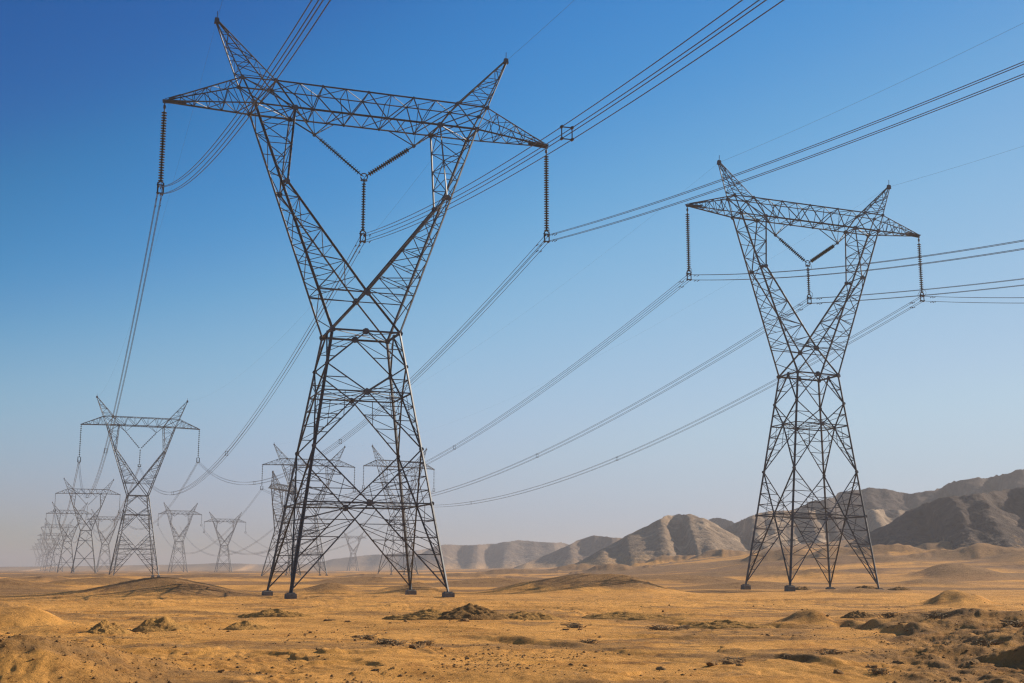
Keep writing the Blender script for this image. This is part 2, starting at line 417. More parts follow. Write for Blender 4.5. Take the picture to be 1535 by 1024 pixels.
# ------------------------------------------------------------------ hills
def hill(name, prof, dist, front, back, mat, seed, gul=.55, rough=1.0, nx=420, nd=170):
    """prof: list of (px, py) along the skyline; the ridge wanders in depth; front/back = lengths of the slopes"""
    prof = np.array(prof, float)
    px = np.linspace(prof[0, 0], prof[-1, 0], nx)
    py = np.interp(px, prof[:, 0], prof[:, 1])
    k = np.ones(5)/5; py = np.convolve(np.pad(py, 2, mode='edge'), k, 'valid')
    t = (px-767.5)/FH
    f = dist/1600.
    D = dist*(1+.05*np.array(vnoise(px/70., px*0+.5, seed))+.03*vnoise(px/23., px*0, seed+5))
    Hr = (853.3-py)/FH*D/1.0+CH
    # depth parameter, 0 = front foot, 1 = ridge, 2 = back foot
    s = np.concatenate([np.linspace(0, 1, nd), np.linspace(1, 2, 40)[1:]])
    S, T = np.meshgrid(s, t); Hm = Hr[:, None]*np.ones_like(S); Dm = D[:, None]*np.ones_like(S)
    Y = np.where(S <= 1, Dm-front*(1-S), Dm+back*(S-1))
    X = T*Dm + (Y-Dm)*T*.6
    u = np.where(S <= 1, S, 2-S)
    Xs, Ys, Dy = X/f, Y/f, (Y-Dm)/f
    wob = .10*fbm(Xs/190, Ys/190, 3, seed+9)
    sh = np.clip(u+wob*u*(1-u)*3, 0, 1)
    prf = sh**1.35
    g1 = ridged((Xs+.25*Dy+22*fbm(Xs/80, Ys/80, 3, seed+2))/95, Ys/420, 4, seed+3)
    g2 = ridged((Xs-.2*Dy+9*fbm(Xs/30, Ys/30, 3, seed+4))/34, Ys/130, 3, seed+6)
    cut = 4*u*(1-u)
    Z = Hm*prf*(1-gul*.55*cut*(1-g1)) - Hm*gul*.16*cut*(1-g2)
    amp = np.clip(Hm*.11, .5, 9)*rough
    Z = Z+amp*fbm(Xs/45, Ys/45, 5, seed+7)*np.sqrt(np.clip(u, 0, 1))*(1-.75*sstep(.93, 1, u))
    Z = Z+.25*amp*fbm(Xs/11, Ys/11, 3, seed+8)*sstep(0, .2, u)
    Z = np.where((S == 0) | (S == 2), -25, Z-3*(1-sstep(0, .06, u)))
    n, m = Z.shape
    ii = np.arange(n*m).reshape(n, m)
    F = np.stack([ii[:-1, :-1], ii[1:, :-1], ii[1:, 1:], ii[:-1, 1:]], -1).reshape(-1, 4)
    me = npmesh(name, np.stack([X, Y, Z], -1).reshape(-1, 3), F, mat, True)
    o = link(name, me); tag(o, kind='structure'); return o
hill('hill', [(-200, 851), (100, 849), (290, 846), (330, 844), (420, 847), (470, 845), (482, 842.5), (499, 838), (520, 836), (553, 832), (585, 831), (606, 827.5), (639, 823), (656, 819), (678, 820), (720, 828), (800, 840), (840, 850)], 2400, 300, 300, HILL_MID, 11, .25, .8)
hill('hill', [(600, 850), (628, 832), (655, 818), (678, 817), (707, 818), (730, 815.6), (740, 816.5), (751, 814), (776, 810.7), (795, 812), (821, 813), (844, 814), (856, 818), (900, 832), (950, 850)], 1700, 230, 250, HILL_MID, 23, .3, .9)
hill('hill', [(770, 851), (800, 840), (825, 829.6), (847, 820), (867, 810), (890, 803.5), (909, 804.5), (935, 807), (965, 818), (1000, 835), (1040, 851)], 1150, 170, 190, HILL_MID, 31, .4, .8)
hill('hill', [(1010, 800), (1040, 786), (1062, 781), (1079, 777), (1088, 778), (1100, 782), (1130, 792), (1170, 815)], 1000, 140, 140, HILL_MID, 37)
hill('hill', [(860, 846), (880, 836), (903, 823), (926, 811.7), (958, 795), (984, 781), (1000.6, 773.5), (1020, 771), (1036.5, 772), (1056, 777.5), (1072, 785.6), (1090, 795), (1130, 818), (1180, 845)], 720, 150, 140, HILL_TAN, 41, .12, .8)
hill('hill', [(1120, 800), (1160, 778), (1199, 762), (1223, 751.5), (1244, 750), (1265, 739), (1296, 734), (1314, 733), (1335, 736), (1366, 742), (1387, 737.5), (1411, 734), (1443, 720), (1474, 716.6), (1498, 715), (1535, 704), (1600, 696), (1700, 705), (1850, 730), (2000, 790)], 800, 170, 210, HILL_DARK, 53, .3, .7)
hill('hill', [(1000, 838), (1030, 826), (1056, 812), (1087, 791.5), (1111, 781), (1132, 772), (1157, 767), (1195, 764), (1226, 765), (1314, 764), (1350, 764), (1400, 770), (1460, 790)], 760, 170, 130, HILL_TAN, 67, .4, .8)
hill('hill', [(1215, 843), (1262, 822), (1314, 795), (1335, 788), (1349, 777.6), (1369, 765), (1394, 755), (1418, 746), (1453, 743), (1488, 737.5), (1535, 732), (1600, 726), (1720, 735), (1900, 780)], 470, 125, 140, HILL_DARK, 71, .3, .8)

# ------------------------------------------------------------------ lattice towers
DIM_A = dict(foot=(6.1519, 5.6062, .42), waist=(2.8256, 2.1352, 21.4107), cross=(0, 2.1002, 24.70), elb=(6.8146, 2.0226, 33.5119), bi=(6.2839, 1.48, 40.1231), bo=(9.6403, 1.48, 40.1222),
             ti=(7.9191, 1.195, 42.38), to=(10.6856, 1.195, 42.33), peak=(12.8362, 0, 47.4665), tip=(16.7007, 0, 39.8725), vat=(4.3466, 0, 38.45))
DIM_B = dict(foot=(5.259, 4.642, .42), waist=(2.517, 1.991, 23.134), cross=(0, 1.695, 26.021), elb=(6.037, 1.585, 34.596), bi=(5.677, 1.0, 40.445), bo=(8.725, 1.0, 40.445),
             ti=(7.115, .84, 42.45), to=(9.43, .84, 42.41), peak=(10.908, 0, 46.231), tip=(14.757, 0, 40.812), vat=(3.95, 0, 38.7))
def lerp(a, b, t): return np.asarray(a, float)+(np.asarray(b, float)-np.asarray(a, float))*t

def tower_parts(D, k=1.0, plates=True, redund=True):
    """list of (part name, MB, material); k widens the members"""
    out = []
    def P(n, su, sv): a = D[n]; return np.array([a[0]*su, a[1]*sv, a[2]])
    wl, wp, ws, wr = .185*k, .11*k, .072*k, .05*k
    gk = k*.58
    def zig(mb, A0, A1, B0, B1, n, w, ref, rails=False, start=0):
        """zigzag between the lines A0-A1 and B0-B1"""
        for i in range(n):
            a0, a1 = lerp(A0, A1, i/n), lerp(A0, A1, (i+1)/n)
            b0, b1 = lerp(B0, B1, i/n), lerp(B0, B1, (i+1)/n)
            mb.bar(*((a0, b1) if (i+start) % 2 == 0 else (b0, a1)), w, ref)
            if rails and i: mb.bar(a0, b0, w*.85, ref)
    zf, zw = D['foot'][2], D['waist'][2]; hh = zw-zf
    zs = dict(n1=zf+hh*.863, g1=zf+hh*.757, n2=zf+hh*.538, g2=zf+hh*.329)
    def leg(su, sv, z): return lerp(P('foot', su, sv), P('waist', su, sv), (z-zf)/hh)
    for su in (-1, 1):
        for sv in (-1, 1):
            m = MB(); m.bar(P('foot', su, sv), leg(su, sv, zs['g2']), wl*1.12, (su, -sv, 0)); m.bar(leg(su, sv, zs['g2']-.1), P('waist', su, sv), wl, (su, -sv, 0))
            if plates:
                for z in (zs['g2'], zs['n2'], zs['n1']): m.plate(leg(su, sv, z), .34*gk, .06)
                m.box(P('foot', su, sv)+[0, 0, .03], .55, .55, .07)
            out.append(('leg', m, STEEL, (su, sv)))
    # four braced faces
    faces = [((-1, -1), (1, -1), (0, 1, 0)), ((1, 1), (-1, 1), (0, 1, 0)), ((-1, 1), (-1, -1), (1, 0, 0)), ((1, -1), (1, 1), (1, 0, 0))]
    for fa, fb, nrm in faces:
        m = MB()
        L = lambda z: leg(*fa, z); Rr = lambda z: leg(*fb, z)
        mid = lambda z: lerp(L(z), Rr(z), .5)
        for z in (zs['g1'], zs['g2']): m.bar(L(z), Rr(z), wp, nrm)
        C0, C1, C2 = mid(zw), mid(zs['g1']), mid(zs['g2'])
        for S in (L, Rr):
            for a, b in ((C0, S(zs['n1'])), (S(zs['n1']), C1), (C1, S(zs['n2'])), (S(zs['n2']), C2), (C2, S(zf+.25))):
                m.bar(a, b, wp, nrm)
            if redund:
                def red(top, bot, n, inv=False):
                    # between the leg and the brace top->bot: rungs and little diagonals
                    prev = None
                    for i in range(1, n):
                        b = lerp(top, bot, i/n); l = S(b[2])
                        m.bar(b, l, ws if n < 4 else ws*.9, nrm)
                        if inv:
                            nb = lerp(top, bot, (i+1)/n)
                            m.bar(l, nb, wr, nrm)
                        else:
                            pb = lerp(top, bot, (i-1)/n)
                            m.bar(l, pb, wr, nrm)
                red(C2, S(zf+.25), 5); red(C1, S(zs['n2']), 4); red(C2, S(zs['n2']), 4); red(C1, S(zs['n1']), 2); red(C0, S(zs['n1']), 2)
                # hangers between girt and brace
                for zc, zn in ((zs['g2'], zs['n2']), (zs['g1'], zs['n2'])):
                    b = lerp(mid(zc), S(zn), .45); gg = lerp(mid(zc), S(zc), .5)
                    m.bar(b, gg, wr, nrm)
                b = lerp(C2, S(zf+.25), .25); m.bar(b, lerp(C2, S(zs['g2']), .55), wr, nrm)
                b = lerp(C2, S(zf+.25), .5); m.bar(lerp(C2, S(zf+.25), .25), S(b[2]), wr, nrm)
        if plates:
            for c in (C0, C1, C2): m.plate(c, .5*gk, .05, n=nrm)
        out.append(('face_bracing', m, STEEL, None))
    for z in (zs['g1'], zs['g2']):               # horizontal frames inside the body
        m = MB()
        c = [lerp(leg(-1, -1, z), leg(1, -1, z), .5), lerp(leg(1, -1, z), leg(1, 1, z), .5), lerp(leg(1, 1, z), leg(-1, 1, z), .5), lerp(leg(-1, 1, z), leg(-1, -1, z), .5)]
        for i in range(4): m.bar(c[i], c[(i+1) % 4], ws, (0, 0, 1))
        m.bar(c[0], c[2], ws, (0, 0, 1)); m.bar(c[1], c[3], ws, (0, 0, 1))
        out.append(('diaphragm', m, STEEL, None))
    m = MB()                                     # waist frame
    for fa, fb, nrm in faces: m.bar(P('waist', *fa), P('waist', *fb), wl*.85, nrm)
    m.bar(P('waist', -1, -1), P('waist', 1, 1), ws, (0, 0, 1)); m.bar(P('waist', 1, -1), P('waist', -1, 1), ws, (0, 0, 1))
    for sv in (-1, 1):
        ol = lerp(P('waist', -1, sv), P('bo', -1, sv), (D['cross'][2]-zw)/(D['bo'][2]-zw)); orr = ol*np.array([-1, 1, 1])
        m.bar(ol, orr, ws*1.1)
        if plates:
            m.plate(P('cross', 0, sv), .55*gk, .07)
            for su in (-1, 1): m.plate(P('waist', su, sv), .46*gk, .06)
    m.bar(P('cross', 0, -1), P('cross', 0, 1), wp, (0, 0, 1))
    out.append(('waist_frame', m, STEEL, None))
    for su in (-1, 1):                           # the two forks
        m = MB()
        te = (D['elb'][2]-zw)/(D['bo'][2]-zw)
        q = {}
        for sv in (-1, 1):
            W, Bo, Bi, E, X = P('waist', su, sv), P('bo', su, sv), P('bi', su, sv), P('elb', su, sv), P('cross', 0, sv)
            Eo = lerp(W, Bo, te); q[sv] = (W, Bo, Bi, E, X, Eo)
            m.bar(W, Bo, wl*.9, (su, -sv, 0))
            m.bar(P('waist', -su, sv), X, wl*.75, (su, -sv, 0)); m.bar(X, E, wl*.8, (su, -sv, 0)); m.bar(E, Bi, wl*.7, (su, -sv, 0))
            m.bar(E, Eo, wp)
            # front and back lacing, below and above the elbow
            zig(m, lerp(W, Eo, .16), Eo, lerp(X, E, .0), E, 7, ws*.95, (0, 1, 0), True, 0 if su > 0 else 1)
            if redund:
                for i in range(1, 6):
                    a = lerp(lerp(W, Eo, .16), Eo, (i+.5)/7); b = lerp(X, E, i/7)
                    m.bar(a, lerp(b, lerp(W, Eo, .16+.84*i/7), .5), wr)
            zig(m, Eo, Bo, E, Bi, 4, ws*.95, (0, 1, 0), True, 1)
            if plates:
                m.plate(E, .42*gk, .08); m.plate(lerp(E, Eo, .6), .3*gk, .06)
        a, b = q[-1], q[1]
        zig(m, a[0], a[1], b[0], b[1], 12, ws*.9, (1, 0, .4), False)             # outer face
        zig(m, a[4], a[3], b[4], b[3], 7, ws*.9, (1, 0, -.6), True)              # inner face
        zig(m, a[3], a[2], b[3], b[2], 4, ws*.9, (1, 0, 0), True)
        m.bar(a[3], b[3], wp, (0, 0, 1))
        out.append(('fork_arm', m, STEEL, None))
    m = MB()                                     # bridge truss
    n = 8
    BI = {sv: (P('bi', -1, sv), P('bi', 1, sv)) for sv in (-1, 1)}; TI = {sv: (P('ti', -1, sv), P('ti', 1, sv)) for sv in (-1, 1)}
    for sv in (-1, 1):
        m.bar(*BI[sv], wl*.72, (0, -sv, 1)); m.bar(*TI[sv], wl*.55, (0, -sv, 1))
        for i in range(n):
            b0, b1 = lerp(*BI[sv], i/n), lerp(*BI[sv], (i+1)/n)
            t0, t1 = lerp(*TI[sv], i/n), lerp(*TI[sv], (i+1)/n)
            m.bar(*((b0, t1) if i % 2 else (t0, b1)), wp*.8)
            if plates and i: m.plate(b0 if i % 2 == 1 else t0, .22*gk, .05)
            if i % 2: m.bar(b0, t0, wr*1.2)
    for i in range(n):
        for X in (BI, TI):
            a0, a1 = lerp(*X[-1], i/n), lerp(*X[-1], (i+1)/n); c0, c1 = lerp(*X[1], i/n), lerp(*X[1], (i+1)/n)
            m.bar(*((a0, c1) if i % 2 else (c0, a1)), ws*.85, (0, 0, 1))
            if i: m.bar(a0, c0, ws*.8, (0, 0, 1))
    out.append(('bridge_truss', m, STEEL, None))
    for su in (-1, 1):
        m = MB()                                 # cross-arm: joint box + cantilever to the tip
        tip = P('tip', su, 0)
        for sv in (-1, 1):
            bi, bo, ti, to = (P(x, su, sv) for x in ('bi', 'bo', 'ti', 'to'))
            m.bar(bi, bo, wl*.72, (0, -sv, 1)); m.bar(ti, to, wl*.55, (0, -sv, 1)); m.bar(bi, to, wp*.8); m.bar(bo, ti, wp*.8)
            tp = tip+np.array([0, .12*sv, 0]); tq = tip+np.array([-.3*su, .1*sv, .22])
            m.bar(bo, tp, wl*.6, (0, -sv, 1)); m.bar(to, tq, wl*.5, (0, -sv, 1))
            zig(m, bo, tp, to, tq, 6, ws*.85, (0, 1, 0), True)
            if plates:
                for c, r_ in ((bi, .46), (bo, .42), (ti, .34), (to, .34)): m.plate(c, r_*gk, .07)
        zig(m, P('bo', su, -1), tip, P('bo', su, 1), tip, 6, ws*.85, (0, 0, 1), True)
        zig(m, P('to', su, -1), tip+[0, 0, .2], P('to', su, 1), tip+[0, 0, .2], 5, wr, (0, 0, 1), True)
        for nme in ('bi', 'bo', 'ti', 'to'): m.bar(P(nme, su, -1), P(nme, su, 1), wp*.8, (0, 0, 1))
        m.bar(P('bi', su, -1), P('bo', su, 1), ws, (0, 0, 1)); m.bar(P('bo', su, -1), P('bi', su, 1), ws, (0, 0, 1))
        m.bar(tip-[su*1.7, 0, -.12], tip+[su*.18, 0, 0], .32*min(k, 1.4), (0, 0, 1))
        out.append(('cross_arm', m, STEEL, None))
    for su in (-1, 1):
        m = MB(); pk = P('peak', su, 0)          # earth-wire peak
        for nme, o in (('ti', -.1), ('to', .1)):
            for sv in (-1, 1):
                m.bar(P('bi' if nme == 'ti' else 'bo', su, sv), P(nme, su, sv), wl*.55, (su, -sv, 0))
                m.bar(P(nme, su, sv), pk+[o*su, .08*sv, 0], wl*.5, (su, -sv, 0))
        for sv in (-1, 1): zig(m, P('ti', su, sv), pk, P('to', su, sv), pk, 5, wr*1.1, (0, 1, 0), True)
        for nme in ('ti', 'to'): zig(m, P(nme, su, -1), pk, P(nme, su, 1), pk, 6, wr*1.1, (1, 0, 0), True)
        m.box(pk, .42*k, .34*k, .46*k, .8)
        m.bar(pk, pk+[.02, .0, .85], .05*k)
        out.append(('earth_peak', m, STEEL, None))
    for su in (-1, 1):
        m = MB(); v = P('vat', su, 0)            # hanger bracket of the V string
        for sv in (-1, 1):
            m.bar(v, P('bi', su, sv), wp*.9); m.bar(v, lerp(P('bi', su, sv), P('bi', -su, sv), .31), wp*.7)
        m.bar(v, lerp(P('ti', su, 0*1)*[1, 0, 1], P('ti', -su, 0)*[1, 0, 1], .2), wr)
        if plates: m.plate(v, .3*gk, .08)
        out.append(('hanger_bracket', m, STEEL, None))
    return out

def footing_mesh(su, sv, D, big=1.0):
    m = MB(); f = D['foot']
    m.box((f[0]*su, f[1]*sv, .02), .84*big, .84*big, .80, .94, .05)
    return m

def put_tower(name, D, loc, rz, label, parts=None, lean=0.0, sz=1.0, feet=None, joined=None):
    if joined is not None:
        o = link(name, joined); o.location = loc; o.rotation_euler = (0, 0, rz); o.scale = (1, 1, sz)
        return tag(o, label, 'pylon', 'lattice pylons of the power lines')
    root = empty(name, loc, rz); root.rotation_mode = 'XYZ'
    root.rotation_euler = (0, lean, rz); root.scale = (1, 1, sz)
    tag(root, label, 'pylon', 'lattice pylons of the power lines')
    for nm, me, key in parts:
        o = link(nm, me, root)
        if key and feet: link('footing', feet[key], o)
    return root
def compile_parts(D, k, plates=True, redund=True):
    parts = [(nm, m.mesh(nm, mt), key) for nm, m, mt, key in tower_parts(D, k, plates, redund)]
    feet = {(su, sv): footing_mesh(su, sv, D).mesh('footing', CONC) for su in (-1, 1) for sv in (-1, 1)}
    return parts, feet
def compile_joined(D, k, redund):
    mb = MB()
    for nm, m, mt, key in tower_parts(D, k, False, redund): mb.add(m.v, m.f)
    return mb.mesh('lattice_tower', STEEL)

TA, YA = np.array([-12.6452, 103.6131, 0]), .3411
TB, YB, LEAN = np.array([31.819, 136.804, -.06]), .315, .0335
pA, fA = compile_parts(DIM_A, 1.0)
pB, fB = compile_parts(DIM_B, 1.0)
put_tower('lattice_tower', DIM_A, TA, YA, 'tallest, nearest steel lattice pylon with forked top, standing left of the middle', pA, feet=fA)
put_tower('lattice_tower', DIM_B, TB, YB, 'second largest steel lattice pylon, on the right in front of the hills', pB, LEAN, feet=fB)
s_plain[0] = True
pM, fM = compile_parts(DIM_A, 1.2, False, True)
pM2, fM2 = compile_parts(DIM_A, 1.4, False, False)
put_tower('lattice_tower', DIM_A, (-108.2, 366.9, 0), .413, 'largest forked pylon of the left-hand row, standing beyond the nearest pylon', pM, sz=1.08, feet=fM)
put_tower('lattice_tower', DIM_A, (-72.9, 454.3, 0), .36, 'distant pylon seen through the legs of the nearest pylon, left arm sticking out', pM, sz=.97, feet=fM)
put_tower('lattice_tower', DIM_A, (-230.8, 690.8, 0), .362, 'second largest pylon of the left-hand row, overlapping the larger one beside it', pM2, sz=1.065, feet=fM2)
put_tower('lattice_tower', DIM_A, (-46.9, 526.9, 0), .595, 'distant turned pylon behind the right legs of the nearest pylon', pM2, sz=1.1, feet=fM2)
jF = compile_joined(DIM_A, 1.7, False)
jG = compile_joined(DIM_A, 2.3, False)
FAR = [((-344.8, 990.8), .378, 1.14, 'hazy pylon third in size in the left-hand row', jF),
 ((-445.8, 1254.2), .355, 1.10, 'hazy pylon fourth in size in the left-hand row', jF),
 ((-257.0, 985.7), .494, 1.12, 'small hazy pylon alone just right of the largest pylon in the left-hand row', jF),
 ((-234.5, 1041.5), .368, 1.02, 'small hazy pylon standing alone between the left-hand row and the nearest pylon', jF),
 ((-350.9, 1102.5), .423, 1.13, 'faint pylon seen behind the legs of the largest pylon in the left-hand row', jF),
 ((-199.0, 1603.3), .387, 1.03, 'very faint pylon framed between the lower legs of the nearest pylon', jG),
 ((-84.5, 470.0), 1.42, .80, 'narrow pylon seen edge-on, close beside the left legs of the nearest pylon', jF)]
for j, (x, y, lab) in enumerate([(-551, 1530, 'fifth'), (-652, 1800, 'sixth'), (-757, 2075, 'seventh'), (-868, 2360, 'eighth'), (-985, 2660, 'ninth')]):
    FAR.append(((x, y), .36, 1.08, 'ghostly pylon, %s in size in the left-hand row, almost lost in the haze' % lab, jG))
for (x, y), rz, sz, lab, me in FAR:
    put_tower('lattice_tower', DIM_A, (x, y, tz(x, y)-.3), rz, lab, sz=sz, joined=me)
s_plain[0] = False

# ------------------------------------------------------------------ insulators
def wl(P, t, yaw, lean=0., sz=1.):
    P = np.array([P[0]*math.cos(lean)+P[2]*math.sin(lean), P[1], -P[0]*math.sin(lean)+P[2]*math.cos(lean)*sz])
    c, s = math.cos(yaw), math.sin(yaw)
    return np.array([t[0]+c*P[0]-s*P[1], t[1]+s*P[0]+c*P[1], P[2]+t[2]])
def disc_profile(L, pitch, r):
    n = max(3, int(L/pitch)); p = L/n; out = [(0, .03)]
    for i in range(n):
        h = i*p
        out += [(h+p*.1, .07), (h+p*.5, .075), (h+p*.6, r*.8), (h+p*.72, r), (h+p*.8, r*.93), (h+p*.82, .07)]
    out.append((L, .03)); return out
def discs(mb, a, b, pitch, r, k=10):
    L = float(np.linalg.norm(np.asarray(b)-np.asarray(a))); mb.lathe(a, b, disc_profile(L, pitch, r), k)
def yoke(root, c, e, top, k=1.0):
    """frame that holds the four wires; c = bundle centre, e = horizontal unit vector across the line"""
    m = MB(); h = .22; up = np.array([0, 0, 1.]); c = np.asarray(c, float)
    for s in (-1, 1):
        m.bar(c+e*s*h+up*.62, c+e*s*h-up*(h+.06), .10*k); m.bar(c+e*s*h+up*.6, np.asarray(top), .09*k)
    for z in (.42, -.26): m.bar(c-e*(h+.08)+up*z, c+e*(h+.08)+up*z, .11*k)
    m.build('yoke_frame', FIT, root)
    f = np.cross(up, e)
    for s in (-1, 1):
        for z in (1, -1):
            q = MB(); p = c+e*s*.17+up*z*.28
            q.lathe(p-f*.26, p+f*.26, [(0, .03), (.1, .075), (.26, .1), (.42, .075), (.52, .03)], 6); q.build('wire_clamp', FIT, root)
def horn(root, p, e, f, sg):
    t = np.linspace(0, 1, 12); up = np.array([0, 0, 1.])
    pts = np.array([np.asarray(p)+f*sg*(.15+.75*math.sin(a*2.4))+up*(.55-a*.95)+e*.1*sg for a in t])
    m = MB(); m.tube(pts, .022, 5); m.build('arcing_horn', FIT, root)
def i_string(top, bottom, yaw, label, group, detail=2, k=1.0):
    e = np.array([math.cos(yaw), math.sin(yaw), 0]); f = np.array([-e[1], e[0], 0])
    top = np.asarray(top, float); bottom = np.asarray(bottom, float)
    if detail == 0:
        m = MB(); o = np.zeros(3); d = bottom-top
        m.lathe(o, d*.9, disc_profile(float(np.linalg.norm(d*.9)), .6, .2*k), 6)
        s = np.array([0, 0, 1.])
        for q in (-1, 1): m.bar(d*.88+e*q*.3*k, d-s*.3+e*q*.3*k, .14*k)
        m.bar(d-s*.3-e*.35*k, d-s*.3+e*.35*k, .14*k)
        ob = m.build('insulator_string', GLASS); ob.location = top
        return tag(ob, label, 'insulator', group)
    root = empty('insulator_string', top); tag(root, label, 'insulator', group)
    b = bottom-top; d = unit(b); L = np.linalg.norm(b)
    sh = MB(); sh.tube([np.zeros(3), d*.75], .05); sh.lathe(d*.2, d*.62, [(0, .04), (.1, .11), (.3, .11), (.42, .04)], 8); sh.build('top_link', FIT, root)
    ds = MB(); discs(ds, d*.75, d*(L-.72), .22, .235); ds.build('disc_stack', GLASS, root)
    yoke(root, b, e, d*(L-.75))
    horn(root, d*(L-.6), e, f, -1); horn(root, d*(L-.6), e, f, 1)
    return root
def v_string(va, vb, centre, bottom, yaw, label, group, detail=2, k=1.0):
    e = np.array([math.cos(yaw), math.sin(yaw), 0]); f = np.array([-e[1], e[0], 0])
    o = np.asarray(centre, float); va = np.asarray(va)-o; vb = np.asarray(vb)-o; b = np.asarray(bottom)-o
    if detail == 0:
        m = MB()
        for v in (va, vb): m.lathe(v, v*.06, disc_profile(float(np.linalg.norm(v))*.94, .6, .2*k), 6)
        L = float(np.linalg.norm(b)); m.lathe(np.zeros(3), b*.9, disc_profile(L*.9, .6, .18*k), 6)
        for q in (-1, 1): m.bar(b*.86+e*q*.3*k, b+e*q*.3*k, .14*k)
        m.bar(b-e*.35*k, b+e*.35*k, .14*k)
        ob = m.build('insulator_string', GLASS); ob.location = o
        return tag(ob, label, 'insulator', group)
    root = empty('insulator_string', o); tag(root, label, 'insulator', group)
    for v in (va, vb):
        d = unit(v); L = np.linalg.norm(v)
        s = MB(); discs(s, d*(L-.55), d*.55, .22, .225); s.build('slanting_disc_stack', GLASS, root)
        r = MB(); r.tube([d*L, d*(L-.6)], .06); r.tube([d*.6, d*.15], .05); r.build('end_link', FIT, root)
        rod = MB(); off = np.array([0, 0, .17]); rod.tube([d*(L-.3)+off, d*(L*.45)+off], .02, 5); rod.build('guard_rod', FIT, root)
    rg = MB(); t = np.linspace(0, 2*math.pi, 21)
    rg.tube([e*.30*math.cos(a)+np.array([0, 0, .05+.30*math.sin(a)]) for a in t], .05)
    rg.tube([e*.28*math.cos(a)+f*.18*math.sin(a)+np.array([0, 0, -.28]) for a in t], .04)
    rg.build('corona_ring', FIT, root)
    d = unit(b); L = np.linalg.norm(b)
    s = MB(); discs(s, d*.45, d*(L-.72), .22, .19); s.tube([d*.1, d*.5], .05); s.build('hanging_disc_stack', GLASS, root)
    yoke(root, b, e, d*(L-.75)); horn(root, d*(L-.6), e, f, -1); horn(root, d*(.5), e, f, -1)
    return root

GI = 'insulator strings carrying the conductors'
def tower_set(D, t, yaw, lean, sz, drops, det, where, k=1.0):
    """hangs the three strings, returns the three bundle centres"""
    tl, tr = wl((-D['tip'][0], 0, D['tip'][2]), t, yaw, lean, sz), wl((D['tip'][0], 0, D['tip'][2]), t, yaw, lean, sz)
    va, vb = wl((-D['vat'][0], 0, D['vat'][2]), t, yaw, lean, sz), wl((D['vat'][0], 0, D['vat'][2]), t, yaw, lean, sz)
    mid = wl((0, 0, D['vat'][2]), t, yaw, lean, sz)
    up = np.array([0, 0, 1.])
    bl, br = tl-up*drops[0], tr-up*drops[1]
    ce, bc = np.array([*mid[:2], drops[2]]), np.array([*mid[:2], drops[3]])
    i_string(tl-up*.1, bl, yaw, 'dark insulator string, left arm tip of ' + where, GI, det, k)
    i_string(tr-up*.1, br, yaw, 'dark insulator string, right arm tip of ' + where, GI, det, k)
    v_string(va, vb, ce, bc, yaw, 'Y-shaped insulator string in the window of ' + where, GI, det, k)
    return {'l': bl, 'r': br, 'c': bc}
A1 = tower_set(DIM_A, TA, YA, 0, 1, (7.56, 8.64, 35.16, 29.75), 2, 'the nearest pylon')
B1 = tower_set(DIM_B, TB, YB, LEAN, 1, (8.04, 7.43, 35.82, 31.55), 2, 'the right-hand pylon')
tA2, tB2 = np.array([-108.2, 366.9, 0]), np.array([-72.9, 454.3, 0])
A2 = tower_set(DIM_A, tA2, .413, 0, 1.08, (10.5, 9.5, 36.6, 31.5), 0, 'the largest pylon of the left-hand row', 1.25)
B2 = tower_set(DIM_A, tB2, .36, 0, .97, (8.5, 8.5, 33.4, 28.7), 0, 'the pylon framed by the nearest one', 1.3)
A3 = tower_set(DIM_A, np.array([-230.8, 690.8, 0]), .362, 0, 1.065, (9.5, 9.5, 36.3, 31.5), 0, 'the second largest pylon of the left-hand row', 1.5)
C1 = tower_set(DIM_A, np.array([-46.9, 526.9, 0]), .595, 0, 1.1, (9, 9, 37, 32), 0, 'the turned pylon behind the nearest pylon', 1.4)
def attach(t, yaw, sz):
    t = np.array([t[0], t[1], 0.])
    return {'l': wl((-16.7, 0, 39.87*sz-9), t, yaw), 'r': wl((16.7, 0, 39.87*sz-9), t, yaw), 'c': wl((0, 0, 39.87*sz-10), t, yaw)}
A4, A5 = attach((-344.8, 990.8), .378, 1.14), attach((-445.8, 1254.2), .355, 1.10)
B3, C2 = attach((-257, 985.7), .494, 1.12), attach((-234.5, 1041.5), .368, 1.02)
for nm, S, t, yaw, sz, w in (('B', B3, (-257, 985.7), .494, 1.12, 'the pylon just right of the left-hand row'), ('C', C2, (-234.5, 1041.5), .368, 1.02, 'the small lone pylon'),
                         ('A', A4, (-344.8, 990.8), .378, 1.14, 'the third pylon of the left-hand row')):
    for sd, wd, u in (('l', 'left', -16.7), ('r', 'right', 16.7)):
        i_string(wl((u, 0, 39.87*sz), (t[0], t[1], 0), yaw), S[sd], yaw, 'tiny hazy insulator string, %s arm tip of %s' % (wd, w), GI, 0, 1.9)

